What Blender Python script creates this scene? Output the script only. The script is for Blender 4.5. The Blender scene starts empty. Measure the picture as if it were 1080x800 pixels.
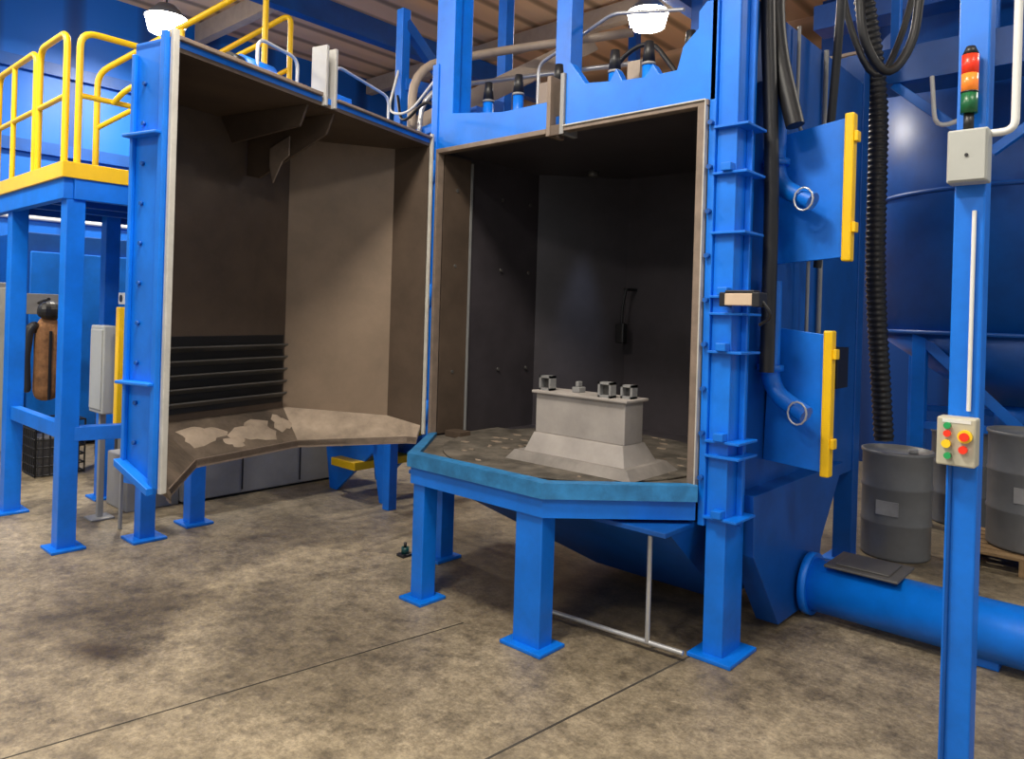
import bpy, math, random
from mathutils import Vector, Matrix
random.seed(3)
S=bpy.context.scene
C=bpy.context.collection
# ---------------------------------------------------------------- materials
def mat(name,col,rough=.45,metal=0,noise=0,nscale=6,bump=0,col2=None,emit=None,estr=0,coat=0):
    m=bpy.data.materials.new(name);m.use_nodes=True
    nt=m.node_tree;b=nt.nodes['Principled BSDF']
    b.inputs['Base Color'].default_value=(*col,1);b.inputs['Roughness'].default_value=rough
    b.inputs['Metallic'].default_value=metal
    if coat:b.inputs['Coat Weight'].default_value=coat
    if noise or col2:
        tc=nt.nodes.new('ShaderNodeTexCoord');n=nt.nodes.new('ShaderNodeTexNoise')
        n.inputs['Scale'].default_value=nscale;n.inputs['Detail'].default_value=6;n.inputs['Roughness'].default_value=.65
        nt.links.new(tc.outputs['Object'],n.inputs['Vector'])
        r=nt.nodes.new('ShaderNodeValToRGB');r.color_ramp.elements[0].position=.35;r.color_ramp.elements[1].position=.7
        c2=col2 or tuple(c*(1-noise) for c in col)
        r.color_ramp.elements[0].color=(*c2,1);r.color_ramp.elements[1].color=(*col,1)
        nt.links.new(n.outputs['Fac'],r.inputs['Fac']);nt.links.new(r.outputs['Color'],b.inputs['Base Color'])
        if bump:
            bp=nt.nodes.new('ShaderNodeBump');bp.inputs['Strength'].default_value=bump;bp.inputs['Distance'].default_value=.02
            nt.links.new(n.outputs['Fac'],bp.inputs['Height']);nt.links.new(bp.outputs['Normal'],b.inputs['Normal'])
    if emit:
        b.inputs['Emission Color'].default_value=(*emit,1);b.inputs['Emission Strength'].default_value=estr
    return m
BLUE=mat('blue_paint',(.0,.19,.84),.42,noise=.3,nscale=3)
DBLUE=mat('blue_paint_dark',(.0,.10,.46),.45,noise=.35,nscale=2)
TEAL=mat('dusty_blue_edge',(.03,.24,.56),.6,noise=.45,nscale=9)
YEL=mat('yellow_paint',(1.0,.60,.0),.4,noise=.12,nscale=4)
TAN=mat('worn_liner_lit_tan',(.27,.195,.135),.6,noise=.3,nscale=2.2)  # worn liner; the lit chamfer panel's lighter tone is put into the colour
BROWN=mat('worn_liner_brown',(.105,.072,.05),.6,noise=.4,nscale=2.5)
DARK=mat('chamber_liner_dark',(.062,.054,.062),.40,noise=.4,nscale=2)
SEAL=mat('seal_strip_pale',(.55,.53,.48),.6,noise=.2,nscale=10)
SEALB=mat('seal_strip_brown',(.24,.18,.14),.6,noise=.3,nscale=10)
DUST=mat('abrasive_dust',(.42,.33,.25),.85,nscale=5,noise=.5,bump=.6)
DDUST=mat('dark_dusted_plate',(.17,.125,.09),.8,nscale=4,noise=.7,bump=.5)
MATT=mat('turntable_mat',(.18,.155,.125),.75,noise=.7,nscale=7,bump=.4)
GREY=mat('grey_steel',(.27,.27,.27),.45,noise=.2,nscale=4)
DGREY=mat('dark_steel',(.10,.095,.09),.45,noise=.3,nscale=4)
LGREY=mat('light_grey_steel',(.40,.39,.37),.5,noise=.2,nscale=4)
PLAST=mat('grey_plastic_box',(.42,.43,.40),.5,noise=.08,nscale=4)
DRUM=mat('drum_grey',(.20,.205,.21),.42,noise=.25,nscale=3)
BLACK=mat('black_rubber',(.012,.012,.014),.45,noise=.3,nscale=9)
GALV=mat('galvanised_conduit',(.6,.6,.6),.35,metal=.6,noise=.1,nscale=9)
WHITE=mat('white_paint',(.75,.75,.72),.5,noise=.05)
WOOD=mat('pallet_wood',(.42,.27,.13),.7,noise=.5,nscale=12)
RED=mat('red_plastic',(.75,.03,.01),.35,emit=(1,.05,.01),estr=.25,noise=.05)
AMB=mat('amber_lens',(.85,.22,.03),.3,emit=(1,.25,.02),estr=.3,noise=.05)
GRN=mat('green_plastic',(.02,.35,.10),.35,noise=.05)
GRND=mat('green_lens',(.01,.12,.04),.35,noise=.05)
YBTN=mat('yellow_button',(.95,.65,.02),.35,noise=.05)
LAMP=mat('lamp_emitter',(1,1,1),.5,emit=(1,.95,.84),estr=30)
JACK=mat('tan_canvas',(.42,.20,.08),.8,noise=.6,nscale=9)
BEIGE=mat('beige_beam',(.46,.36,.27),.5,noise=.2)
# concrete floor
def floor_mat():
    m=bpy.data.materials.new('concrete_floor');m.use_nodes=True;nt=m.node_tree;b=nt.nodes['Principled BSDF'];L=nt.links
    tc=nt.nodes.new('ShaderNodeTexCoord')
    def N(s,d=8,r=.6):
        n=nt.nodes.new('ShaderNodeTexNoise');n.inputs['Scale'].default_value=s;n.inputs['Detail'].default_value=d;n.inputs['Roughness'].default_value=r
        L.new(tc.outputs['Object'],n.inputs['Vector']);return n
    def R(n,a,b_,c0,c1):
        r=nt.nodes.new('ShaderNodeValToRGB');r.color_ramp.elements[0].position=a;r.color_ramp.elements[1].position=b_
        r.color_ramp.elements[0].color=(*c0,1);r.color_ramp.elements[1].color=(*c1,1);L.new(n.outputs['Fac'],r.inputs['Fac']);return r
    def mix(a,b_,t,f):
        x=nt.nodes.new('ShaderNodeMixRGB');x.blend_type=t;x.inputs['Fac'].default_value=f
        L.new(a.outputs['Color'],x.inputs['Color1']);L.new(b_.outputs['Color'],x.inputs['Color2']);return x
    n1=N(1.1);n2=N(12,12,.8);n3=N(.7,4);n4=N(55,4,.8);n5=N(4.2,8,.75)
    a=R(n1,.3,.72,(.235,.195,.135),(.40,.34,.25))
    c=R(n2,.38,.64,(.42,.40,.37),(1.2,1.18,1.12))
    d=R(n3,.30,.5,(.5,.47,.43),(1,1,1))
    e=R(n4,.3,.6,(.68,.68,.68),(1.08,1.08,1.08))
    h=R(n5,.38,.50,(.60,.59,.57),(1.05,1.04,1.0))
    x=mix(a,c,'MULTIPLY',.9);x=mix(x,d,'MULTIPLY',.6);x=mix(x,e,'MULTIPLY',1);x=mix(x,h,'MULTIPLY',.85)
    # floor stains, plus broad darker patches under and around the machine and door
    cur=x
    for (sx,sy,rx,ry,ang,st) in((-.05,-1.95,.26,.15,.5,.95),(-.6,-1.7,.7,.5,.2,.4),(2.72,-1.12,.34,.035,-.25,.9),(.6,-1.2,.8,.6,0,.3),(1.2,.2,1.3,.9,0,.7),(-.5,.4,1.0,.6,0,.5)):
        mp=nt.nodes.new('ShaderNodeMapping');mp.vector_type='TEXTURE'
        mp.inputs['Location'].default_value=(sx,sy,0);mp.inputs['Rotation'].default_value=(0,0,ang);mp.inputs['Scale'].default_value=(rx,ry,1)
        L.new(tc.outputs['Object'],mp.inputs['Vector'])
        vv=nt.nodes.new('ShaderNodeVectorMath');vv.operation='MULTIPLY_ADD';vv.inputs[1].default_value=(.9,.9,0)
        L.new(n5.outputs['Color'],vv.inputs[0]);L.new(mp.outputs['Vector'],vv.inputs[2])
        v2=nt.nodes.new('ShaderNodeVectorMath');v2.operation='SUBTRACT';v2.inputs[1].default_value=(.45,.45,0);L.new(vv.outputs['Vector'],v2.inputs[0])
        gr=nt.nodes.new('ShaderNodeTexGradient');gr.gradient_type='SPHERICAL'
        sc=nt.nodes.new('ShaderNodeVectorMath');sc.operation='MULTIPLY';sc.inputs[1].default_value=(1,1,0);L.new(v2.outputs['Vector'],sc.inputs[0])
        L.new(sc.outputs['Vector'],gr.inputs['Vector'])
        rr=nt.nodes.new('ShaderNodeMapRange');rr.inputs['From Max'].default_value=.7;rr.inputs['To Max'].default_value=st;L.new(gr.outputs['Fac'],rr.inputs['Value'])
        mx=nt.nodes.new('ShaderNodeMixRGB');mx.blend_type='MULTIPLY';L.new(rr.outputs['Result'],mx.inputs['Fac']);L.new(cur.outputs['Color'],mx.inputs['Color1'])
        mx.inputs['Color2'].default_value=(.28,.24,.2,1);cur=mx
    L.new(cur.outputs['Color'],b.inputs['Base Color'])
    rr=nt.nodes.new('ShaderNodeMapRange');rr.inputs['To Min'].default_value=.32;rr.inputs['To Max'].default_value=.65
    L.new(n2.outputs['Fac'],rr.inputs['Value']);L.new(rr.outputs['Result'],b.inputs['Roughness'])
    bp=nt.nodes.new('ShaderNodeBump');bp.inputs['Strength'].default_value=.15;bp.inputs['Distance'].default_value=.01
    L.new(n2.outputs['Fac'],bp.inputs['Height']);L.new(bp.outputs['Normal'],b.inputs['Normal'])
    return m
FLOOR=floor_mat()
def ribbed(name,c0,c1,axis,scale):
    m=bpy.data.materials.new(name);m.use_nodes=True;nt=m.node_tree;b=nt.nodes['Principled BSDF'];L=nt.links
    tc=nt.nodes.new('ShaderNodeTexCoord');w=nt.nodes.new('ShaderNodeTexWave');w.bands_direction=axis
    w.inputs['Scale'].default_value=scale;L.new(tc.outputs['Object'],w.inputs['Vector'])
    r=nt.nodes.new('ShaderNodeValToRGB');r.color_ramp.elements[0].color=(*c0,1);r.color_ramp.elements[1].color=(*c1,1)
    r.color_ramp.elements[0].position=.0;r.color_ramp.elements[1].position=.25
    L.new(w.outputs['Fac'],r.inputs['Fac']);L.new(r.outputs['Color'],b.inputs['Base Color'])
    bp=nt.nodes.new('ShaderNodeBump');bp.inputs['Strength'].default_value=.5;bp.inputs['Distance'].default_value=.03
    L.new(w.outputs['Fac'],bp.inputs['Height']);L.new(bp.outputs['Normal'],b.inputs['Normal'])
    b.inputs['Roughness'].default_value=.5
    return m
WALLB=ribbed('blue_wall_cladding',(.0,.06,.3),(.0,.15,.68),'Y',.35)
WALLT=ribbed('tan_wall_cladding',(.34,.20,.10),(.80,.50,.26),'Z',.35)
CEIL=ribbed('tan_roof_deck',(.35,.22,.12),(.85,.56,.32),'X',.6)
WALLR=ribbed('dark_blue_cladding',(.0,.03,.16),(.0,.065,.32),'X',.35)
# ---------------------------------------------------------------- helpers
def G(name,loc=(0,0,0),rz=0):
    e=bpy.data.objects.new(name,None);e.empty_display_size=.1;C.objects.link(e);e.location=loc;e.rotation_euler=(0,0,rz);return e
def M(p,name,v,f,mt,bev=0,smooth=False):
    me=bpy.data.meshes.new(name);me.from_pydata([tuple(x) for x in v],[],f);me.update()
    import bmesh
    bm=bmesh.new();bm.from_mesh(me);bmesh.ops.recalc_face_normals(bm,faces=bm.faces);bm.to_mesh(me);bm.free()
    o=bpy.data.objects.new(name,me);C.objects.link(o);me.materials.append(mt)
    if p:o.parent=p
    if smooth:
        for q in me.polygons:q.use_smooth=True
    if bev:
        b=o.modifiers.new('bevel','BEVEL');b.width=bev;b.segments=2;b.limit_method='ANGLE'
    return o
BF=[(0,1,2,3),(4,5,6,7),(0,1,5,4),(1,2,6,5),(2,3,7,6),(3,0,4,7)]
def B(p,name,x0,x1,y0,y1,z0,z1,mt,bev=.004):
    v=[(x,y,z) for z in(z0,z1) for x,y in((x0,y0),(x1,y0),(x1,y1),(x0,y1))]
    return M(p,name,v,BF,mt,bev)
def prism(p,name,poly,z0,z1,mt,bev=0):
    n=len(poly);v=[(x,y,z0) for x,y in poly]+[(x,y,z1) for x,y in poly]
    f=[tuple(range(n)),tuple(range(n,2*n))]+[(i,(i+1)%n,n+(i+1)%n,n+i) for i in range(n)]
    return M(p,name,v,f,mt,bev)
def slabY(p,name,poly,y0,y1,mt,bev=.003):   # polygon in xz
    n=len(poly);v=[(x,y0,z) for x,z in poly]+[(x,y1,z) for x,z in poly]
    f=[tuple(range(n)),tuple(range(n,2*n))]+[(i,(i+1)%n,n+(i+1)%n,n+i) for i in range(n)]
    return M(p,name,v,f,mt,bev)
def slabX(p,name,poly,x0,x1,mt,bev=.003):   # polygon in yz
    n=len(poly);v=[(x0,y,z) for y,z in poly]+[(x1,y,z) for y,z in poly]
    f=[tuple(range(n)),tuple(range(n,2*n))]+[(i,(i+1)%n,n+(i+1)%n,n+i) for i in range(n)]
    return M(p,name,v,f,mt,bev)
def strip(p,name,a,b,z0,z1,mt):
    n=len(a);v=[]
    for q in(a,b):
        for z in(z0,z1):v+=[(x,y,z) for x,y in q]
    f=[]
    for i in range(n-1):
        f+=[(i,i+1,n+i+1,n+i),(2*n+i,2*n+i+1,3*n+i+1,3*n+i),(i,i+1,2*n+i+1,2*n+i),(n+i,n+i+1,3*n+i+1,3*n+i)]
    f+=[(0,n,3*n,2*n),(n-1,2*n-1,4*n-1,3*n-1)]
    return M(p,name,v,f,mt)
def cyl(p,name,a,b,r,mt,r2=None,seg=24,bev=0,smooth=True):
    a=Vector(a);b=Vector(b);d=b-a;r2=r if r2 is None else r2
    q=d.to_track_quat('Z','Y');v=[]
    for c,rr in((a,r),(b,r2)):
        for i in range(seg):
            t=2*math.pi*i/seg;v.append(c+q@Vector((rr*math.cos(t),rr*math.sin(t),0)))
    f=[tuple(range(seg)),tuple(range(seg,2*seg))]+[(i,(i+1)%seg,seg+(i+1)%seg,seg+i) for i in range(seg)]
    o=M(p,name,v,f,mt,bev)
    if smooth:
        for q in o.data.polygons:
            if len(q.vertices)==4:q.use_smooth=True
    return o
def fillet(pts,r,cyc=False,n=5):
    pts=[Vector(x) for x in pts];out=[];N=len(pts)
    for i,P in enumerate(pts):
        if not cyc and i in(0,N-1):out.append(P);continue
        A=pts[i-1];Bq=pts[(i+1)%N];da=(A-P);db=(Bq-P);rr=min(r,da.length*.49,db.length*.49)
        a=P+da.normalized()*rr;b=P+db.normalized()*rr
        for k in range(n+1):
            t=k/n;out.append(a*(1-t)**2+P*2*t*(1-t)+b*t*t)
    return out
def tube(p,name,pts,r,mt,fil=.06,cyc=False):
    pts=fillet(pts,fil,cyc) if fil else [Vector(x) for x in pts]
    cu=bpy.data.curves.new(name,'CURVE');cu.dimensions='3D';s=cu.splines.new('POLY');s.points.add(len(pts)-1)
    for i,q in enumerate(pts):s.points[i].co=(*q,1)
    s.use_cyclic_u=cyc;cu.bevel_depth=r;cu.bevel_resolution=4;cu.use_fill_caps=True
    cu.materials.append(mt);o=bpy.data.objects.new(name,cu);C.objects.link(o)
    if p:o.parent=p
    return o
def corrugated(p,name,pts,r,mt,pitch=.03,n=None):
    pts=fillet(pts,.35,n=8);L=0;seg=[]
    for a,b in zip(pts[:-1],pts[1:]):
        if (b-a).length>1e-6:seg.append((a,b,L,(b-a).length));L+=(b-a).length
    step=pitch/4;cnt=int(L/step);v=[];f=[];K=14
    for i in range(cnt+1):
        s=min(i*step,L-1e-5)
        for a,b,l0,l in seg:
            if l0<=s<=l0+l:break
        c=a.lerp(b,(s-l0)/l);q=(b-a).to_track_quat('Z','Y')
        rr=r*(1+.09*math.sin(2*math.pi*s/pitch))
        for k in range(K):
            t=2*math.pi*k/K;v.append(c+q@Vector((rr*math.cos(t),rr*math.sin(t),0)))
        if i:
            for k in range(K):f.append(((i-1)*K+k,(i-1)*K+(k+1)%K,i*K+(k+1)%K,i*K+k))
    return M(p,name,v,f,mt,smooth=True)
def beam(p,name,a,b,w,mt,h=None):
    a=Vector(a);b=Vector(b);h=h or w;d=(b-a);q=d.to_track_quat('Z','Y') if abs(d.normalized().z)<.999 else Matrix.Identity(3).to_quaternion()
    v=[]
    for c in(a,b):
        for i,j in((-1,-1),(1,-1),(1,1),(-1,1)):v.append(c+q@Vector((i*w/2,j*h/2,0)))
    return M(p,name,v,BF,mt,.003)
# ---------------------------------------------------------------- room
B(None,'floor',-7,7,-6,6.5,-.1,0,FLOOR,0)
B(None,'wall_left',-7.15,-7,-6,6.5,0,5.6,WALLB,0)
B(None,'wall_back',-7,7,6.5,6.65,0,5.6,WALLT,0)
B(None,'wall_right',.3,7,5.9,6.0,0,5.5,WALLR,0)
B(None,'ceiling',-7,7,-6,6.5,5.6,5.7,CEIL,0)
JM=mat('joint_dark',(.07,.06,.05),.9,noise=.4,nscale=20)
g=G('floor_joint')
def joint(x0,y0,x1,y1,w):
    v=[(x0-w,y0,0),(x0+w,y0,0),(x1+w,y1,0),(x1-w,y1,0)];v+=[(a,b,.0012) for a,b,_ in v]
    M(g,'saw_cut',v,BF,JM)
joint(1.6,-3,1.92,.2,.005);joint(.35,-3.9,.88,-.55,.0035)
g=G('roof_truss')
for y in(-1.5,1.5,4.5):
    B(g,'purlin',-6.9,6.9,y,y+.12,5.3,5.55,BEIGE,0)
for x in(-4.2,-.6,):
    B(g,'girder',x,x+.15,-5.9,6.4,5.0,5.28,DBLUE,0)
# ---------------------------------------------------------------- machine
m=G('shot_blast_machine')
inn=[(0,0.02),(0,1.0),(.47,1.5),(1.43,1.5),(1.88,1.0),(1.88,0.02)]
mid=[(-.02,0.02),(-.02,1.01),(.46,1.52),(1.44,1.52),(1.9,1.01),(1.9,0.02)]
out=[(-.05,0.02),(-.05,1.02),(.45,1.55),(1.45,1.55),(1.93,1.02),(1.93,0.02)]
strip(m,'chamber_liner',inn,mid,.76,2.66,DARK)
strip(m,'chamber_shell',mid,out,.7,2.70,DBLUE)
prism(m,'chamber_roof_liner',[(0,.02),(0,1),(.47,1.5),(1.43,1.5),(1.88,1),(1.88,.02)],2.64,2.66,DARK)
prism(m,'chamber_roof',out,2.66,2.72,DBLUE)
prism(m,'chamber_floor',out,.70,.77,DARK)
B(m,'liner_entry_lit',.001,.008,.03,.27,.80,2.62,BROWN,0)  # brown sheet over the dark liner: lit front of the wall painted in
B(m,'inner_seal_rail',.002,.014,.275,.29,.80,2.6,GREY,0)
for z in(1.2,1.9,2.4):
    for y in(.15,.6,.9):cyl(m,'liner_bolt',(.0,y,z),(.012,y,z),.012,DGREY,seg=8)
slabX(m,'side_casing',[(.2,.62),(1.95,.62),(1.95,3.2),(.2,3.2)],1.95,1.99,DBLUE)
B(m,'rear_leg',1.88,2.0,1.95,2.07,0,3.4,DBLUE)
B(m,'rear_leg_left',-.08,.04,1.95,2.07,0,3.4,BLUE)
B(m,'rear_leg_foot',1.82,2.06,1.89,2.13,0,.02,BLUE)
slabY(m,'lintel_left',[(-.05,2.64),(-.05,3.9),(.12,3.9),(.12,2.86),(.55,2.80),(.91,2.80),(.91,2.64)],-.02,.04,BLUE)
slabY(m,'lintel_right',[(1.03,2.64),(1.03,2.99),(1.06,2.99),(1.16,2.86),(1.32,2.84),(1.36,2.90),(1.40,2.83),(1.54,2.82),(1.58,2.88),(1.62,2.82),(1.72,2.82),(1.75,2.93),(1.83,3.0),(1.83,3.08),(1.87,3.12),(1.93,3.12),(1.93,2.64)],-.02,.04,BLUE)
B(m,'front_column_inner',-.04,.10,.04,.16,2.72,3.9,BLUE)
for x in(.905,1.0):
    B(m,'slot_seal_plate',x,x+.028,-.035,.10,2.60,2.94,SEALB if x<.95 else GREY)
B(m,'slot_seal_cap',.93,1.0,.06,.10,2.73,2.94,GREY)
B(m,'slot_floor_patch',.90,1.03,-.03,-.02,2.60,2.66,BROWN)
B(m,'opening_seal_top',0,.905,-.035,0.02,2.615,2.645,SEALB);B(m,'opening_seal_top_b',1.03,1.90,-.035,0.02,2.615,2.645,SEALB)
B(m,'opening_seal_left',-.012,.012,-.035,0.02,.8,2.645,SEALB)
B(m,'opening_seal_right',1.845,1.885,-.035,0.02,.8,2.62,SEALB)
B(m,'opening_seal_right_lip',1.885,1.893,-.045,0.0,.8,2.645,SEAL)
B(m,'opening_seal_top_lip',1.03,1.89,-.045,-.03,2.638,2.647,SEAL)
B(m,'left_column',-.07,-.012,-.03,.1,0,3.2,BLUE)
B(m,'left_leg',-.0,.11,.0,.11,0.0,.70,BLUE)
B(m,'left_leg_foot',-.09,.15,-.06,.15,0,.02,BLUE)
B(m,'right_pillar',1.935,2.035,.0,.012,.0,4.0,BLUE)
B(m,'right_pillar_web',2.023,2.035,.012,.2,.0,4.0,BLUE)
B(m,'right_pillar_front_strip',1.90,1.935,-.02,.03,.62,3.12,BLUE)
B(m,'right_pillar_back',1.935,2.023,.188,.2,.0,4.0,BLUE)
B(m,'right_pillar_flange',2.035,2.065,.10,.115,.62,3.9,BLUE)
B(m,'right_pillar_foot',1.88,2.10,-.05,.24,0,.02,BLUE)
for z in(.66,.95,1.02,1.44,1.62,1.70,2.0,2.28,2.5):
    B(m,'stiffener',1.93,2.10,-.03,.18,z,z+.012,BLUE,.002)
for z in(.66,1.02,1.44,1.70,2.28):
    B(m,'clamp_block',1.98,2.03,-.05,-.0,z+.012,z+.05,BLUE)
for i in range(9):
    cyl(m,'hinge_bolt',(1.917,-.045,.85+i*.21),(1.917,-.02,.85+i*.21),.012,DBLUE,seg=10)
tq=[(.02,0.02),(.45,-.50),(1.375,-.50),(1.88,-.01)]
strip(m,'table_edge_band',[(-.0,-.03),(.43,-.575),(1.395,-.575),(1.92,-.06)],tq,.738,.812,TEAL)
strip(m,'table_frame_beam',[(.02,-.0),(.44,-.555),(1.385,-.555),(1.90,-.04)],[(.06,.02),(.46,-.49),(1.36,-.49),(1.84,.0)],.645,.736,BLUE)
prism(m,'table_top',[(.02,.6),(.02,.02),(.45,-.5),(1.375,-.5),(1.88,-.01),(1.88,.6)],.73,.79,MATT)
cyl(m,'turntable_disc',(.95,.3,.79),(.95,.3,.802),.80,MATT,seg=64)
for i in range(60):
    a=random.random()*6.28;r=.15+.6*random.random()
    s=.01+.035*random.random();z0=.802
    M(m,'scale_flake',[(.95+r*math.cos(a)+s*math.cos(k*1.57+a),.3+r*math.sin(a)+.5*s*math.sin(k*1.57+a),z) for z in(z0,z0+.004) for k in range(4)],BF,DUST)
B(m,'table_wedge_block',.06,.2,.05,.15,.79,.83,BROWN)
def leg(x0,x1,y0,y1):
    B(m,'table_leg',x0,x1,y0,y1,0,.645,BLUE);B(m,'table_leg_foot',x0-.045,x1+.045,y0-.045,y1+.045,0,.018,BLUE)
leg(.45,.54,-.54,-.44);leg(1.21,1.375,-.54,-.44)
def frust(p,name,r0,z0,r1,z1,mt):
    v=[(r0[0],r0[2],z0),(r0[1],r0[2],z0),(r0[1],r0[3],z0),(r0[0],r0[3],z0),(r1[0],r1[2],z1),(r1[1],r1[2],z1),(r1[1],r1[3],z1),(r1[0],r1[3],z1)]
    return M(p,name,v,BF,mt)
frust(m,'hopper',(.12,1.88,-.25,1.6),.62,(.9,1.75,.6,1.1),.05,DBLUE)
B(m,'hopper_flange',.1,1.88,-.28,1.7,.60,.625,DBLUE)
slabX(m,'side_chute',[(.2,.75),(1.5,.75),(1.15,.35),(1.1,.03),(.55,.03),(.22,.45)],1.96,2.08,DBLUE)
tube(m,'floor_conduit',[(1.0,-.2,.62),(1.0,-.2,.04),(1.90,-.12,.04)],.012,GALV)
tube(m,'floor_conduit_riser',[(1.72,-.14,.6),(1.72,-.14,.04)],.012,GALV,fil=0)
for x in(.22,.48,.80,1.2,1.42,1.67):
    cyl(m,'clamp_base',(x,.2,2.72),(x,.2,2.96),.034,BLUE,seg=14)
    cyl(m,'clamp_cap',(x,.2,2.975),(x,.2,3.09),.036,BLACK,r2=.024,seg=14)
    cyl(m,'clamp_ring',(x,.2,2.96),(x,.2,2.975),.038,GREY,seg=14)
B(m,'roof_rail',-.02,1.93,.5,.62,2.72,2.84,BLUE)
B(m,'roof_mast',.64,.76,.36,.48,2.72,4.2,BLUE)
B(m,'roof_mast_b',.1,.2,1.1,1.2,2.72,4.2,DBLUE)
B(m,'roof_mast_c',1.28,1.36,.9,.98,2.72,4.2,DBLUE)
B(m,'roof_cross_beam',-.05,2.0,.2,.32,3.75,3.9,BLUE)
tube(m,'roof_conduit',[(.3,.6,2.84),(.3,.6,3.3),(.9,.6,3.5),(1.4,.6,3.4)],.012,GALV)
for x in(.35,1.05,1.55):B(m,'roof_bracket',x,x+.09,.55,.6,2.84,3.15,BEIGE)
B(m,'roof_vent_casing',.2,1.7,1.2,1.5,2.72,3.25,BEIGE)
tube(m,'roof_hose',[(1.0,.4,2.72),(1.05,.4,3.1),(1.3,.4,3.2),(1.5,.35,2.95)],.014,BLACK,fil=.15)
def elbow(zc,y=.42):
    tube(m,'wheel_feed_pipe',[(2.06,y-.02,zc+.55),(2.06,y-.02,zc),(2.26,y-.06,zc-.1)],.045,BLUE,fil=.12)
    cyl(m,'feed_pipe_flange',(2.06,y-.02,zc+.1),(2.06,y-.02,zc+.13),.065,BLUE)
    tube(m,'handwheel',[(2.23+.045*math.cos(t*.5236),y-.10,zc-.09+.055*math.sin(t*.5236)) for t in range(12)],.005,GALV,fil=0,cyc=True)
elbow(2.28);elbow(1.25)
g=G('wall_streak_light')  # added spot and housing, made up to throw the bluish wall streak
cyl(g,'housing',(.42,1.1,2.60),(.42,1.1,2.64),.04,DGREY)
l=bpy.data.lights.new('spot','SPOT');l.energy=45;l.color=(.50,.68,1);l.spot_size=math.radians(26);l.spot_blend=1;l.shadow_soft_size=.05
o=bpy.data.objects.new('wall_streak_spot',l);C.objects.link(o);o.parent=g;o.location=(.42,1.1,2.59)
o.rotation_euler=(Vector((.22,1.24,1.3))-Vector((.42,1.1,2.59))).to_track_quat('-Z','Y').to_euler()
sw=G('limit_switch')
B(sw,'body',2.03,2.17,-.08,-.0,1.665,1.72,mat('beige_box',(.6,.46,.33),.5,noise=.1))
B(sw,'end_left',2.01,2.035,-.085,.005,1.66,1.725,BLACK);B(sw,'end_right',2.165,2.20,-.085,.005,1.66,1.725,BLACK)
B(sw,'top_cover',2.03,2.17,-.07,-.0,1.72,1.735,BLACK)
tube(sw,'cable',[(2.19,-.04,1.69),(2.24,-.02,1.62),(2.17,.0,1.58)],.008,BLACK)
def guard(z0,z1,xo,skew,zs):
    g=G('blast_wheel_guard')
    slabY(g,'guard_plate',[(1.992,z0-skew),(xo,z0),(xo,z1),(1.992+.02,z1-zs)],.50,.53,BLUE)
    slabX(g,'mount_rib',[(.53,z0+.1),(.8,z0+.15),(.8,z1-.2),(.53,z1-.1)],2.0,2.03,DBLUE)
    B(g,'yellow_edge',xo-.005,xo+.04,.485,.545,z0-.02,z1+.02,YEL,.008)
    for z in(z0+.12,z1-.12):B(g,'yellow_tab',xo+.04,xo+.058,.49,.54,z,z+.05,YEL)
guard(1.92,2.60,2.36,.03,.05);guard(.86,1.54,2.29,-.02,-.03)
h=G('black_hose')
tube(h,'line',[(2.05,.33,4.2),(2.06,.33,3.0),(2.18,.32,2.55)],.045,BLACK,fil=.3)
h=G('black_hose')
tube(h,'line',[(2.04,.27,4.2),(2.05,.25,3.2),(2.10,.26,2.3),(2.10,.26,1.35)],.035,BLACK,fil=.3)
h=G('black_hose')
tube(h,'line',[(2.2,.9,4.4),(2.3,.9,3.1),(2.4,1.0,2.9),(2.5,1.1,3.1),(2.6,1.1,4.2)],.024,BLACK,fil=.4)
h=G('black_hose')
tube(h,'line',[(2.0,1.1,4.4),(2.15,1.1,3.3),(2.3,1.2,2.9),(2.45,1.3,3.4),(2.45,1.4,4.4)],.018,BLACK,fil=.4)
h=G('black_hose')
tube(h,'line',[(2.25,.6,4.4),(2.3,.6,3.4),(2.18,.8,2.6),(2.1,.9,1.9)],.022,BLACK,fil=.4)
h=G('flexible_hose')
corrugated(h,'hose',[(1.95,1.75,4.2),(2.03,2.17,3.2),(2.03,2.2,1.9),(2.10,2.27,.80)],.062,BLACK,pitch=.04)
g=G('side_conduit')
tube(g,'pipe',[(2.01,1.2,3.2),(2.01,1.2,1.0)],.014,GREY,fil=0)
tube(g,'pipe_b',[(2.02,.75,3.2),(2.02,.75,2.7),(2.05,.9,2.5),(2.05,.9,1.2)],.01,GREY)
B(g,'junction',1.992,2.06,1.4,1.6,1.2,1.45,BLACK)
g=G('pendant_controller')
B(g,'pendant_body',.50,.575,1.32,1.38,1.40,1.55,BLACK,.012)
tube(g,'cable',[(.54,1.35,1.55),(.54,1.35,1.66),(.555,1.37,1.80)],.010,BLACK)
B(g,'hook',.54,.57,1.36,1.50,1.79,1.81,BLACK)
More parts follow.
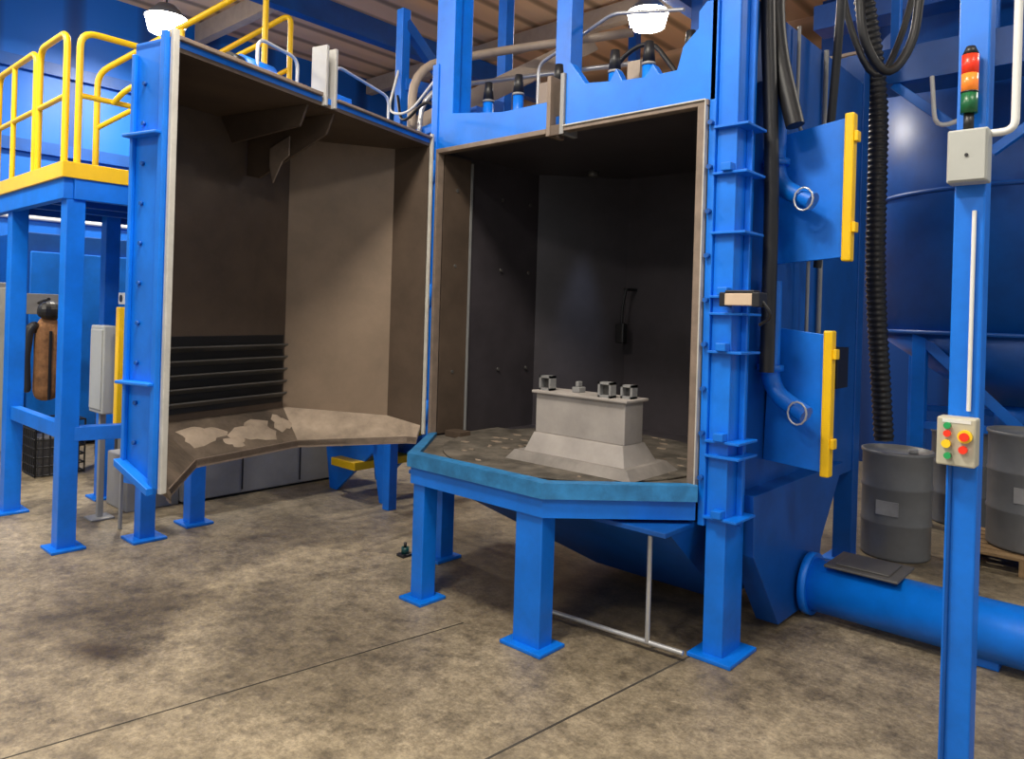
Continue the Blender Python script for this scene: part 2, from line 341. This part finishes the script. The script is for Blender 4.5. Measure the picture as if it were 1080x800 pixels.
# ---------------------------------------------------------------- workpiece
w=G('workpiece_fixture')
LG=mat('casting_light',(.40,.365,.34),.6,noise=.25,nscale=5)
LG2=mat('casting_plate',(.27,.245,.225),.6,noise=.35,nscale=6)
frust(w,'base_plate',(.84,1.65,-.22,.24),.803,(.87,1.60,-.18,.20),.85,LG2)
frust(w,'wedge_base',(.92,1.57,-.155,.15),.85,(.95,1.53,-.11,.09),.95,LG)
B(w,'box_body',.95,1.53,-.10,.07,.95,1.165,LG)
B(w,'top_plate',.93,1.55,-.12,.09,1.165,1.180,LG)
def sq(x,y,s=.08):
    t=.012
    B(w,'bracket_bottom',x,x+s,y,y+.05,1.18,1.18+t,GREY,0);B(w,'bracket_top',x,x+s,y,y+.05,1.18+s-t,1.18+s,GREY,0)
    B(w,'bracket_side',x,x+t,y,y+.05,1.18,1.18+s,GREY,0);B(w,'bracket_side',x+s-t,x+s,y,y+.05,1.18,1.18+s,GREY,0)
    B(w,'bracket_web',x+t,x+s-t,y+.035,y+.045,1.192,1.18+s-t,DGREY,0)
sq(.95,-.08);sq(1.36,-.1);sq(1.46,-.04,.07)
B(w,'cross_rib',1.14,1.19,-.03,.03,1.18,1.21,GREY);B(w,'cross_rib_b',1.155,1.175,-.02,.02,1.21,1.24,GREY)
# ---------------------------------------------------------------- door
d=G('blast_cabinet_door',(-.04,-.05,0),math.radians(-76.1))
di=[(.03,0),(.03,-.267),(.512,-.72),(1.418,-.72),(1.90,-.207),(1.90,0)]
dm=[(.015,0),(.015,-.273),(.506,-.735),(1.424,-.735),(1.915,-.213),(1.915,0)]
do=[(0,0),(0,-.28),(.5,-.75),(1.43,-.75),(1.93,-.22),(1.93,0)]
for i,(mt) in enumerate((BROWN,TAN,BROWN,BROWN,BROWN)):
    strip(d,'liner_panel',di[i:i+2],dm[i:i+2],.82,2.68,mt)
strip(d,'door_shell',dm,do,.82,2.70,BLUE)
prism(d,'roof_liner',di,2.66,2.68,BROWN);prism(d,'roof_plate',do,2.68,2.71,BLUE)
oi=[(.03,0,.86),(.03,-.267,.90),(.512,-.72,.965),(1.418,-.72,.965),(1.9,-.207,.90),(1.9,0,.86)]
ii=[(.07,0,.785),(.09,-.06,.785),(.60,-.50,.785),(1.33,-.50,.785),(1.83,-.06,.785),(1.86,0,.785)]
for i in range(5):
    v=[oi[i],oi[i+1],ii[i+1],ii[i]];v+=[(x,y,z-.03) for x,y,z in v]
    M(d,'shedding_ledge',v,BF,DUST if i<2 else DDUST)
strip(d,'ledge_lip',[(x,y) for x,y,z in ii],[(x,y-.012) for x,y,z in ii],.745,.79,SEALB)
# drifts of spent abrasive lying on the ledge
def drift(cx,cy,rx,ry,h):
    n=18;v=[];f=[]
    def zz(y):return .785+max(0,min(1,(-y-.5)/.22))*.18
    for k,(s,hh) in enumerate(((1,0.002),(.72,.5),(.4,.85))):
        for i in range(n):
            t=2*math.pi*i/n;r=s*(1+.25*math.sin(3*t+cx*9)+.12*math.sin(7*t))
            x=cx+rx*r*math.cos(t);y=min(-.505,max(-.715,cy+ry*r*math.sin(t)));v.append((x,y,zz(y)+h*hh))
    v.append((cx,cy,zz(cy)+h))
    for k in range(2):
        for i in range(n):f.append((k*n+i,k*n+(i+1)%n,(k+1)*n+(i+1)%n,(k+1)*n+i))
    for i in range(n):f.append((2*n+i,2*n+(i+1)%n,3*n))
    M(d,'abrasive_drift',v,f,DUST,smooth=True)
drift(.85,-.60,.16,.06,.025);drift(1.2,-.62,.14,.05,.03);drift(.62,-.62,.07,.05,.02);drift(1.02,-.56,.07,.03,.015)
B(d,'rim_free_side',1.90,1.93,0,.022,.80,2.745,SEAL);B(d,'rim_hinge_side',.0,.02,0,.022,.80,2.74,SEAL)
B(d,'rim_top_a',.02,.91,0,.022,2.705,2.722,SEALB);B(d,'rim_top_b',1.03,1.90,0,.022,2.705,2.725,SEALB)
for i in range(5):
    z=1.03+i*.075
    M(d,'louvre_slat',[(.54,-.715,z),(1.39,-.715,z),(1.39,-.66,z+.03),(.54,-.66,z+.03),(.54,-.715,z+.008),(1.39,-.715,z+.008),(1.39,-.66,z+.038),(.54,-.66,z+.038)],BF,DGREY)
B(d,'louvre_recess',.53,1.40,-.719,-.712,1.0,1.42,BLACK)
for x in(.93,1.0):B(d,'slot_plate',x,x+.02,-.08,.025,2.66,2.98,LGREY)
B(d,'slot_back',.95,1.0,-.08,-.06,2.73,2.98,GREY)
slabX(d,'baffle_plate',[(-.05,2.66),(-.70,2.66),(-.70,2.36),(-.6,2.34),(-.1,2.55)],.86,.875,BROWN)
slabX(d,'baffle_plate_b',[(-.05,2.66),(-.70,2.66),(-.60,2.5),(-.1,2.55)],1.06,1.075,BROWN)
slabX(d,'baffle_bracket',[(-.35,2.56),(-.5,2.5),(-.5,2.4),(-.47,2.3),(-.40,2.42),(-.35,2.45)],.885,.895,SEALB)
for z in(1.25,2.3):B(d,'latch_rib',1.93,1.98,-.23,-.01,z,z+.014,BLUE)
slabX(d,'side_stiffener_foot',[(-.22,.90),(-.0,.80),(-.0,.83),(-.22,.93)],1.93,1.98,BLUE)
B(d,'edge_flange',1.93,1.955,-.03,0,.80,2.735,BLUE)
B(d,'back_flange',1.93,1.95,-.22,-.20,.92,2.66,BLUE)
for i in range(10):cyl(d,'flange_bolt',(1.93,-.15,1.0+i*.17),(1.942,-.15,1.0+i*.17),.009,DBLUE,seg=8)
B(d,'actuator',.55,.80,-.3,-.2,2.71,2.84,BLUE)
cyl(d,'actuator_motor',(1.15,-.25,2.80),(1.35,-.25,2.80),.06,BLUE);cyl(d,'motor_cap',(1.35,-.25,2.80),(1.42,-.25,2.80),.05,BLACK)
B(d,'motor_saddle',1.17,1.33,-.3,-.2,2.71,2.76,DBLUE)
tube(d,'air_line',[(.2,-.2,2.72),(.2,-.2,2.95),(.7,-.2,3.0),(.7,-.2,2.80)],.009,GALV)
tube(d,'air_line_b',[(1.0,-.2,2.72),(1.0,-.2,2.94),(1.28,-.2,2.96),(1.28,-.2,2.80)],.009,GALV)
for z in(.95,1.7,2.5):cyl(d,'hinge_barrel',(-.012,.006,z-.07),(-.012,.006,z+.07),.022,BLUE)
# ---------------------------------------------------------------- control post
p=G('control_post',(3.03,-.24,0))
B(p,'post_tube',-.045,.05,-.05,.045,0,4.0,BLUE,.006)
B(p,'base_plate',-.07,.13,-.07,.11,0,.015,BLUE)
tube(p,'conduit',[(.02,-.06,2.0),(.02,-.06,1.31)],.007,WHITE,fil=0)
tube(p,'conduit_low',[(-.03,-.058,1.12),(-.03,-.058,.02)],.006,DBLUE,fil=0)
tube(p,'conduit_top',[(.05,-.06,2.26),(.13,-.06,2.26),(.13,-.06,4.0)],.013,WHITE,fil=.04)
q=G('push_button_station',(3.03,-.24,0))
B(q,'enclosure',-.062,.055,-.125,-.052,1.125,1.29,mat('beige_enclosure',(.50,.47,.36),.5,noise=.06),.006)
for x,z,c,r in((-.028,1.262,GRN,.011),(-.028,1.235,RED,.011),(-.03,1.2,YBTN,.014),(.025,1.23,YBTN,.022),(.025,1.23,RED,.014),(.02,1.185,RED,.013),(-.025,1.16,GRN,.011)):
    dd=.018 if r!=.014 or c!=RED else .032
    cyl(q,'button',(x,-.125,z),(x,-.125-dd,z),r,c,seg=18)
B(q,'legend_plate',-.045,.04,-.1265,-.125,1.272,1.284,WHITE,0)
q=G('junction_box',(3.03,-.24,0))
B(q,'enclosure',-.055,.065,-.13,-.052,2.09,2.27,PLAST,.006)
B(q,'cover',-.050,.060,-.136,-.13,2.095,2.265,PLAST,.004)
cyl(q,'screw',(.005,-.14,2.18),(.005,-.136,2.18),.006,BLACK,seg=8)
q=G('signal_tower',(3.03,-.24,0))
cyl(q,'stem',(-.0,-.09,2.27),(0,-.09,2.33),.016,BLACK)
cyl(q,'green_tier',(0,-.09,2.33),(0,-.09,2.40),.026,GRND)
cyl(q,'green_ring',(0,-.09,2.40),(0,-.09,2.405),.027,BLACK)
cyl(q,'amber_tier',(0,-.09,2.405),(0,-.09,2.465),.026,AMB)
cyl(q,'red_tier',(0,-.09,2.465),(0,-.09,2.53),.026,RED)
cyl(q,'cap',(0,-.09,2.53),(0,-.09,2.56),.026,BLACK,r2=.014)
# ---------------------------------------------------------------- screw conveyor
g=G('screw_conveyor')
cyl(g,'trough',(2.14,.9,.17),(5.2,.9,.17),.14,BLUE,seg=40)
cyl(g,'end_flange',(2.10,.9,.17),(2.14,.9,.17),.165,BLUE,seg=40)
cyl(g,'joint_flange',(4.2,.9,.17),(4.23,.9,.17),.165,BLUE,seg=40)
B(g,'inlet_plate',2.22,2.58,.78,1.10,.310,.325,DGREY,.006)
B(g,'inlet_lid',2.27,2.53,.82,1.06,.325,.335,DGREY,.01)
B(g,'saddle',2.9,3.0,.85,.95,0,.06,BLUE);B(g,'saddle',4.0,4.1,.8,1.0,0,.06,BLUE)
# ---------------------------------------------------------------- drums
LBL=mat('drum_label',(.4,.4,.4),.6,noise=.3)
def drum(loc,r=.235,hh=.74):
    g=G('steel_drum',loc);n=40;prof=[(r*.96,0),(r,0.01),(r,.02)]
    for zz in(.33,.66):prof+=[(r,zz*hh-.02),(r*1.025,zz*hh-.006),(r*1.025,zz*hh+.006),(r,zz*hh+.02)]
    prof+=[(r,hh-.03),(r*1.04,hh-.02),(r*1.04,hh),(r*.97,hh),(r*.97,hh-.02),(0.001,hh-.02)]
    v=[(a*math.cos(2*math.pi*k/n),a*math.sin(2*math.pi*k/n),z) for a,z in prof for k in range(n)];f=[tuple(range(n))]
    for i in range(len(prof)-1):
        for k in range(n):f.append((i*n+k,i*n+(k+1)%n,(i+1)*n+(k+1)%n,(i+1)*n+k))
    M(g,'shell',v,f,DRUM,smooth=True)
    cyl(g,'lid_bung',(.1,0,hh-.02),(.1,0,hh+.01),.03,GREY,seg=16)
    B(g,'label',-.07,.07,-r-.004,-r+.006,.42*hh,.55*hh,LBL,0)
    return g
drum((2.15,2.42,.0),.22,.73);drum((2.88,2.85,.125),.26,.78);drum((2.3,3.75,.0),.22,.75)
g=G('wooden_pallet')
for i in range(6):B(g,'deck_board',2.5,3.3,2.5+i*.12,2.59+i*.12,.10,.12,WOOD,.002)
for x in(2.5,2.86,3.22):B(g,'stringer',x,x+.08,2.5,3.19,0,.10,WOOD,.002)
# ---------------------------------------------------------------- dust collector
g=G('dust_collector')
cx,cy=2.55,4.3
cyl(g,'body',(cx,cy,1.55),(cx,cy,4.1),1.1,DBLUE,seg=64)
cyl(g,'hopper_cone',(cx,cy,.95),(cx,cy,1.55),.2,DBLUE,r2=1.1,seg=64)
for z in(1.53,2.65,3.6):cyl(g,'ring_flange',(cx,cy,z),(cx,cy,z+.03),1.12,DBLUE,seg=64)
for i in range(4):
    a=math.pi/4+i*math.pi/2+.25;x=cx+1.0*math.cos(a);y=cy+1.0*math.sin(a)
    B(g,'support_leg',x-.05,x+.05,y-.05,y+.05,0,1.6,BLUE)
    a2=a+math.pi/2;x2=cx+1.0*math.cos(a2);y2=cy+1.0*math.sin(a2)
    beam(g,'brace',(x,y,1.5),((x+x2)/2,(y+y2)/2,.8),.08,BLUE);beam(g,'brace',(x2,y2,1.5),((x+x2)/2,(y+y2)/2,.8),.08,BLUE)
    beam(g,'tie',(x,y,.8),(x2,y2,.8),.06,BLUE)
cyl(g,'outlet_pipe',(cx,cy,.75),(cx,cy,.95),.12,BLUE)
tube(g,'inlet_duct',[(3.1,3.4,2.2),(3.5,3.0,2.2),(4.2,3.0,2.8),(4.2,3.0,4.5)],.2,DBLUE,fil=.3)
B(g,'duct_header',1.6,4.6,2.4,2.75,3.3,3.55,DBLUE);B(g,'duct_header_b',1.3,4.6,2.9,3.15,4.0,4.2,DBLUE)
for x in(2.0,2.6,3.2):B(g,'hanger',x,x+.06,2.5,2.56,3.55,5.6,BLUE)
beam(g,'frame_diagonal',(2.05,2.45,3.3),(2.65,2.45,2.75),.06,BLUE);beam(g,'frame_diagonal_b',(2.65,2.45,2.75),(3.4,2.45,3.3),.06,BLUE)
for x in(1.9,2.5):B(g,'valve_box',x,x+.1,2.3,2.4,3.15,3.35,PLAST)
tube(g,'pressure_hose',[(2.3,2.4,3.3),(2.35,2.3,2.9),(2.6,2.3,3.0),(2.62,2.35,3.3)],.015,WHITE,fil=.2)
# ---------------------------------------------------------------- mezzanine platform
g=G('mezzanine_platform')
for x,y in((-1.72,-1.6),(-1.72,-.75),(-2.9,-1.6),(-2.9,-.95)):
    B(g,'column',x-.055,x+.055,y-.055,y+.055,0,2.3,BLUE);B(g,'column_foot',x-.11,x+.11,y-.1,y+.1,0,.018,BLUE)
B(g,'edge_channel_front',-3.4,-1.66,-1.68,-1.62,2.24,2.40,BLUE);B(g,'edge_channel_side',-1.70,-1.64,-1.62,.2,2.24,2.40,BLUE)
B(g,'edge_channel_back',-3.4,-1.66,.14,.2,2.22,2.40,BLUE)
B(g,'deck_plate',-3.4,-1.70,-1.62,.14,2.36,2.39,DBLUE)
for x in(-3,-2.5,-2.1):B(g,'joist',x,x+.05,-1.62,.14,2.24,2.36,DBLUE)
B(g,'toe_board_front',-3.4,-1.64,-1.70,-1.68,2.37,2.47,YEL);B(g,'toe_board_side',-1.64,-1.62,-1.70,.2,2.37,2.47,YEL)
B(g,'low_beam_front',-2.84,-1.78,-1.63,-1.57,.70,.80,BLUE);B(g,'low_beam_back',-2.84,-1.78,-.78,-.72,.70,.80,BLUE)
B(g,'kicker',-1.64,-1.54,-1.2,-1.1,0,.78,BLUE);B(g,'kicker_foot',-1.70,-1.48,-1.26,-1.04,0,.018,BLUE)
beam(g,'kicker_beam',(-1.72,-1.6,.74),(-1.59,-1.15,.74),.09,BLUE);beam(g,'kicker_beam_b',(-1.72,-.75,.74),(-1.59,-1.15,.74),.09,BLUE)
r=G('yellow_guard_railing')
def loop(p,a,b,z0,z1):
    tube(p,'rail_loop',[(*a,z0),(*a,z1),(*b,z1),(*b,z0)],.021,YEL,fil=.1)
    tube(p,'mid_rail',[(*a,(z0+z1)/2+.05),(*b,(z0+z1)/2+.05)],.018,YEL,fil=0)
loop(r,(-1.76,-1.65),(-2.3,-1.65),2.40,3.32);loop(r,(-2.38,-1.65),(-3.3,-1.65),2.40,3.32)
tube(r,'rail_post',[(-2.9,-1.65,2.4),(-2.9,-1.65,3.32)],.018,YEL,fil=0)
loop(r,(-1.68,-1.60),(-1.68,-1.05),2.40,3.32);loop(r,(-1.68,-.95),(-1.68,.1),2.40,3.32)
loop(r,(-2.3,.1),(-3.3,.1),2.40,3.32)
tube(r,'hand_loop',[(-1.67,-1.4,2.9),(-1.55,-1.35,3.0),(-1.55,-1.05,3.15),(-1.66,-.9,2.9)],.018,YEL,fil=.1)
r=G('stair_handrail')
sd=Vector((.74,.67,0))
for off in((0,0),(-.45,.5)):
    A=Vector((-3.0+off[0],-1.05+off[1],2.40));E=A+sd*1.35+Vector((0,0,.75))
    tube(r,'upper_rail',[A,A+Vector((0,0,1.05)),E+Vector((0,0,1.1)),E],.024,YEL,fil=.1)
    tube(r,'lower_rail',[A+Vector((0,0,.6)),E+Vector((0,0,.6))],.02,YEL,fil=0)
    Mx=(A+E)/2;tube(r,'baluster',[Mx,Mx+Vector((0,0,1.05))],.02,YEL,fil=0)
    beam(r,'stringer',A,E,.05,YEL,.14)
for t in range(5):
    u=t/4;P0=Vector((-3.0,-1.05,2.42))+sd*1.35*u+Vector((0,0,.75*u))
    beam(r,'tread',P0,P0+Vector((-.45,.5,0)),.2,DBLUE,.03)
# ---------------------------------------------------------------- left background gear
g=G('grey_control_casing')
B(g,'casing',-2.75,-2.25,-.60,.95,.02,.50,GREY,.01)
B(g,'casing_low',-2.70,-2.30,-1.0,-.60,.0,.42,GREY,.01)
B(g,'lid',-2.77,-2.23,-.62,.97,.50,.53,LGREY,.008)
for y in(-.1,.45):B(g,'panel_gap',-2.249,-2.244,y,y+.012,.05,.48,BLACK,0)
B(g,'plinth',-2.7,-2.3,-.5,.9,0,.02,BLACK,0)
g=G('step_stand',(-.24,0,0))
slabY(g,'stringer',[(-1.75,0),(-1.65,0),(-1.15,.40),(-1.05,.0),(-.95,.0),(-1.0,.62),(-1.85,.62),(-1.85,.5)],.6,.63,BLUE)
slabY(g,'stringer_far',[(-1.75,0),(-1.65,0),(-1.15,.40),(-1.05,.0),(-.95,.0),(-1.0,.62),(-1.85,.62),(-1.85,.5)],1.1,1.13,BLUE)
for x,z in((-1.8,.42),(-1.60,.24),(-1.15,.5)):B(g,'tread',x,x+.34 if x<-1.2 else x+.05,.50,1.1,z,z+.07,YEL,.008)
B(g,'top',-1.85,-1.0,.6,1.13,.62,.64,BLUE)
g=G('electrical_cabinet')
B(g,'body',-2.42,-2.16,-1.24,-1.14,.78,1.42,PLAST,.01);B(g,'stand',-2.31,-2.27,-1.21,-1.17,0,.78,GREY);B(g,'stand_foot',-2.37,-2.21,-1.27,-1.11,0,.015,GREY)
B(g,'door_leaf',-2.40,-2.18,-1.248,-1.24,.81,1.39,PLAST,.004)
g=G('safety_light_curtain')
B(g,'sensor_bar',-1.94,-1.885,-1.245,-1.195,.72,1.56,YEL,.006);B(g,'mount_post',-1.93,-1.90,-1.195,-1.175,.0,1.62,GREY)
B(g,'warning_sign',-1.97,-1.87,-1.22,-1.21,1.58,1.66,WHITE,.002);cyl(g,'sign_dot',(-1.92,-1.22,1.62),(-1.92,-1.224,1.62),.025,BLACK,seg=16)
g=G('work_jacket')
def skin(p,name,ve,ed,rad,mt):
    me=bpy.data.meshes.new(name);me.from_pydata(ve,ed,[]);o=bpy.data.objects.new(name,me);C.objects.link(o);o.parent=p
    o.modifiers.new('skin','SKIN');
    for i,rr in enumerate(rad):me.skin_vertices[0].data[i].radius=(rr,rr*.7) if not isinstance(rr,tuple) else rr
    me.skin_vertices[0].data[0].use_root=True
    s=o.modifiers.new('sub','SUBSURF');s.levels=2;s.render_levels=2;me.materials.append(mt)
jx,jy=-4.4,-.95
skin(g,'body',[(jx,jy,.62),(jx,jy,1.0),(jx,jy,1.3),(jx,jy,1.46)],[(0,1),(1,2),(2,3)],[(.09,.13),(.09,.12),(.08,.13),(.05,.07)],JACK)
skin(g,'sleeve_left',[(jx,jy-.08,1.38),(jx,jy-.16,1.32),(jx+.03,jy-.19,1.05),(jx+.05,jy-.17,.72)],[(0,1),(1,2),(2,3)],[.06,.07,.06,.05],BLACK)
skin(g,'sleeve_right',[(jx,jy+.08,1.38),(jx,jy+.16,1.32),(jx+.03,jy+.19,1.05),(jx+.05,jy+.17,.72)],[(0,1),(1,2),(2,3)],[.06,.07,.06,.05],JACK)
skin(g,'hood',[(jx+.02,jy,1.40),(jx+.05,jy+.01,1.50),(jx,jy,1.58)],[(0,1),(1,2)],[.12,.14,.09],BLACK)
B(g,'zip',jx+.075,jx+.095,jy-.012,jy+.012,.65,1.3,BLACK,.004)
cyl(g,'hook_peg',(jx-.3,jy,1.56),(jx,jy,1.60),.015,BLACK)
B(g,'rack_board',jx-.32,jx-.29,jy-.25,jy+.35,1.45,1.65,GREY);B(g,'rack_upright',jx-.34,jx-.29,jy-.2,jy-.15,0,1.65,GREY);B(g,'rack_upright_b',jx-.34,jx-.29,jy+.25,jy+.3,0,1.65,GREY)
g=G('wire_crate')
for i in range(7):
    z=.02+i*.08;tube(g,'wire_ring',[(-4.3,-1.15,z),(-3.95,-1.15,z),(-3.95,-.75,z),(-4.3,-.75,z)],.008,BLACK,fil=0,cyc=True)
for i in range(8):
    t=i/7;tube(g,'wire_upright',[(-3.95,-1.15+.4*t,.01),(-3.95,-1.15+.4*t,.5)],.008,BLACK,fil=0);tube(g,'wire_upright',[(-4.3+.35*t,-1.15,.01),(-4.3+.35*t,-1.15,.5)],.008,BLACK,fil=0)
B(g,'contents',-4.27,-3.98,-1.12,-.78,.02,.35,DGREY)
g=G('locker')
B(g,'body',-5.35,-4.95,-1.6,-1.15,.05,1.75,GREY,.01)
for y in(-1.58,-1.36):B(g,'leaf',-4.95,-4.938,y,y+.2,.1,1.7,PLAST,.004)
B(g,'plinth',-5.33,-4.97,-1.58,-1.17,0,.05,BLACK,0)
g=G('tool_cabinet')
B(g,'body',-4.3,-3.8,-.55,.3,.08,1.15,DGREY,.01)
for i in range(4):B(g,'drawer',-3.8,-3.785,-.52,.27,.12+i*.25,.34+i*.25,GREY,.004);B(g,'handle',-3.785,-3.765,-.3,.05,.29+i*.25,.31+i*.25,BLACK,0)
B(g,'plinth',-4.25,-3.85,-.5,.25,0,.08,BLACK,0)
g=G('blue_machine_enclosure')
B(g,'body',-6.4,-5.4,-.9,2.5,.05,2.3,DBLUE,.01);B(g,'plinth',-6.3,-5.5,-.8,2.4,0,.05,BLACK,0)
for y in(-.85,.25,1.35):B(g,'panel_leaf',-5.4,-5.37,y,y+1.0,.2,2.1,BLUE,.01)
g=G('wall_conduit')
tube(g,'run',[(-6.97,-5,2.6),(-6.97,6,2.6)],.03,WHITE,fil=0);tube(g,'run_b',[(-6.98,-5,2.75),(-6.98,6,2.75)],.02,WHITE,fil=0)
for z,w_ in((1.9,.12),(3.4,.15),(4.4,.15)):B(g,'girt',-7,-6.93,-5.9,6.4,z,z+w_,DBLUE,0)
g=G('overhead_crane_rail')
B(g,'web',-6.5,1.1,5.2,5.24,4.2,4.5,BEIGE,0);B(g,'lower_flange',-6.5,1.1,5.1,5.34,4.17,4.2,BEIGE,0);B(g,'upper_flange',-6.5,1.1,5.1,5.34,4.5,4.53,BEIGE,0)
for x in(-6,-2,):B(g,'stanchion',x,x+.12,5.16,5.28,4.53,5.6,DBLUE,0)
g=G('overhead_pipework')
tube(g,'rail_outer',[(-.9,.5,2.9),(-.9,.5,3.5),(-.5,1.2,3.75),(.4,1.6,3.8)],.035,BEIGE,fil=.25)
tube(g,'rail_inner',[(-.8,.5,2.8),(-.8,.5,3.3),(-.4,1.2,3.5),(.5,1.6,3.55)],.02,GALV,fil=.25)
tube(g,'drop',[(-.5,.4,0),(-.5,.4,3.1),(-.1,.2,3.2),(-.1,.2,2.9)],.018,GALV,fil=.1)
beam(g,'beige_channel',(-1.1,.55,3.0),(-.2,1.9,3.95),.05,BEIGE,.16)
B(g,'support_post',-.95,-.85,1.5,1.6,0,5.6,BLUE)
B(g,'support_post_b',-1.12,-1.04,.5,.58,0,4.0,BLUE)
beam(g,'cross_arm',(-.9,1.55,3.4),(-1.08,.55,3.4),.1,BLUE)
beam(g,'diagonal',(-.9,1.55,2.9),(-1.08,.55,3.9),.08,DBLUE)
beam(g,'cross_arm_b',(-1.08,.55,2.95),(-.2,.55,3.05),.07,BLUE)
tube(g,'cable_run',[(-1.08,.5,3.3),(-.9,.4,3.0),(-.6,.4,3.2),(-.3,.35,2.9)],.012,BLACK,fil=.2)
tube(g,'cable_run_b',[(-1.08,.5,3.5),(-.95,.3,3.1),(-.7,.3,3.05),(-.35,.3,3.3)],.010,WHITE,fil=.2)
cyl(g,'valve',(-.1,.2,2.98),(-.1,.2,3.1),.04,mat('valve_green',(.02,.2,.15),.4,noise=.1))
g=G('floor_valve',(-.12,-.10,0))
cyl(g,'body',(0,0,.02),(0,0,.06),.025,mat('valve_teal',(.0,.05,.05),.4,noise=.1));B(g,'base',-.04,.03,-.04,.04,0,.02,BLACK);cyl(g,'stem',(0,0,.06),(0,0,.09),.01,BLACK)
# ---------------------------------------------------------------- lights
def lamp(x,y,z=5.0,power=250,sz=.5):
    g=G('ceiling_light',(x,y,z))
    cyl(g,'lens',(0,0,-.16),(0,0,0),.19,LAMP,r2=.23,seg=32);cyl(g,'housing',(0,0,0),(0,0,.15),.24,GREY,r2=.1,seg=32);cyl(g,'cord',(0,0,.15),(0,0,5.6-z),.01,BLACK,seg=8)
    l=bpy.data.lights.new('lamp','AREA');l.shape='DISK';l.size=sz;l.energy=power;l.color=(1,.92,.80)
    o=bpy.data.objects.new('lamp_glow',l);C.objects.link(o);o.parent=g;o.location=(0,0,-.18)
lamp(-.96,3.97,5.05,140);lamp(-5.36,.46,4.95,170);lamp(1.6,-2.2,5,165,.8);lamp(-1.8,-3.2,5,165,.8);lamp(4.9,-1.5,5,65,.9);lamp(5.0,3.4,5.2,80);lamp(-5,-3.8,5,130,.9);lamp(2.2,-5.2,5,120,.9)  # apart from the pair in view, unseen lamps added to brighten the hall
W=bpy.data.worlds.new('world');S.world=W;W.use_nodes=True
W.node_tree.nodes['Background'].inputs['Color'].default_value=(.9,.95,1,1);W.node_tree.nodes['Background'].inputs['Strength'].default_value=.48
# ---------------------------------------------------------------- camera
cam=bpy.data.cameras.new('camera');co=bpy.data.objects.new('camera',cam);C.objects.link(co)
cam.sensor_fit='HORIZONTAL';cam.sensor_width=36;cam.lens=36*780/1080;cam.shift_y=-70/1080;cam.clip_start=.05
fw=Vector((-.667,.745,0)).normalized();up=Vector((0,0,1));rt=fw.cross(up)
a=.03
u2=(up*math.cos(a)-rt*math.sin(a));r2=(rt*math.cos(a)+up*math.sin(a))
R=Matrix((r2,u2,-fw)).transposed()
co.matrix_world=Matrix.Translation((3.57,-3.25,1.6))@R.to_4x4()
S.camera=co
S.view_settings.view_transform='Standard';S.view_settings.look='None';S.view_settings.exposure=0
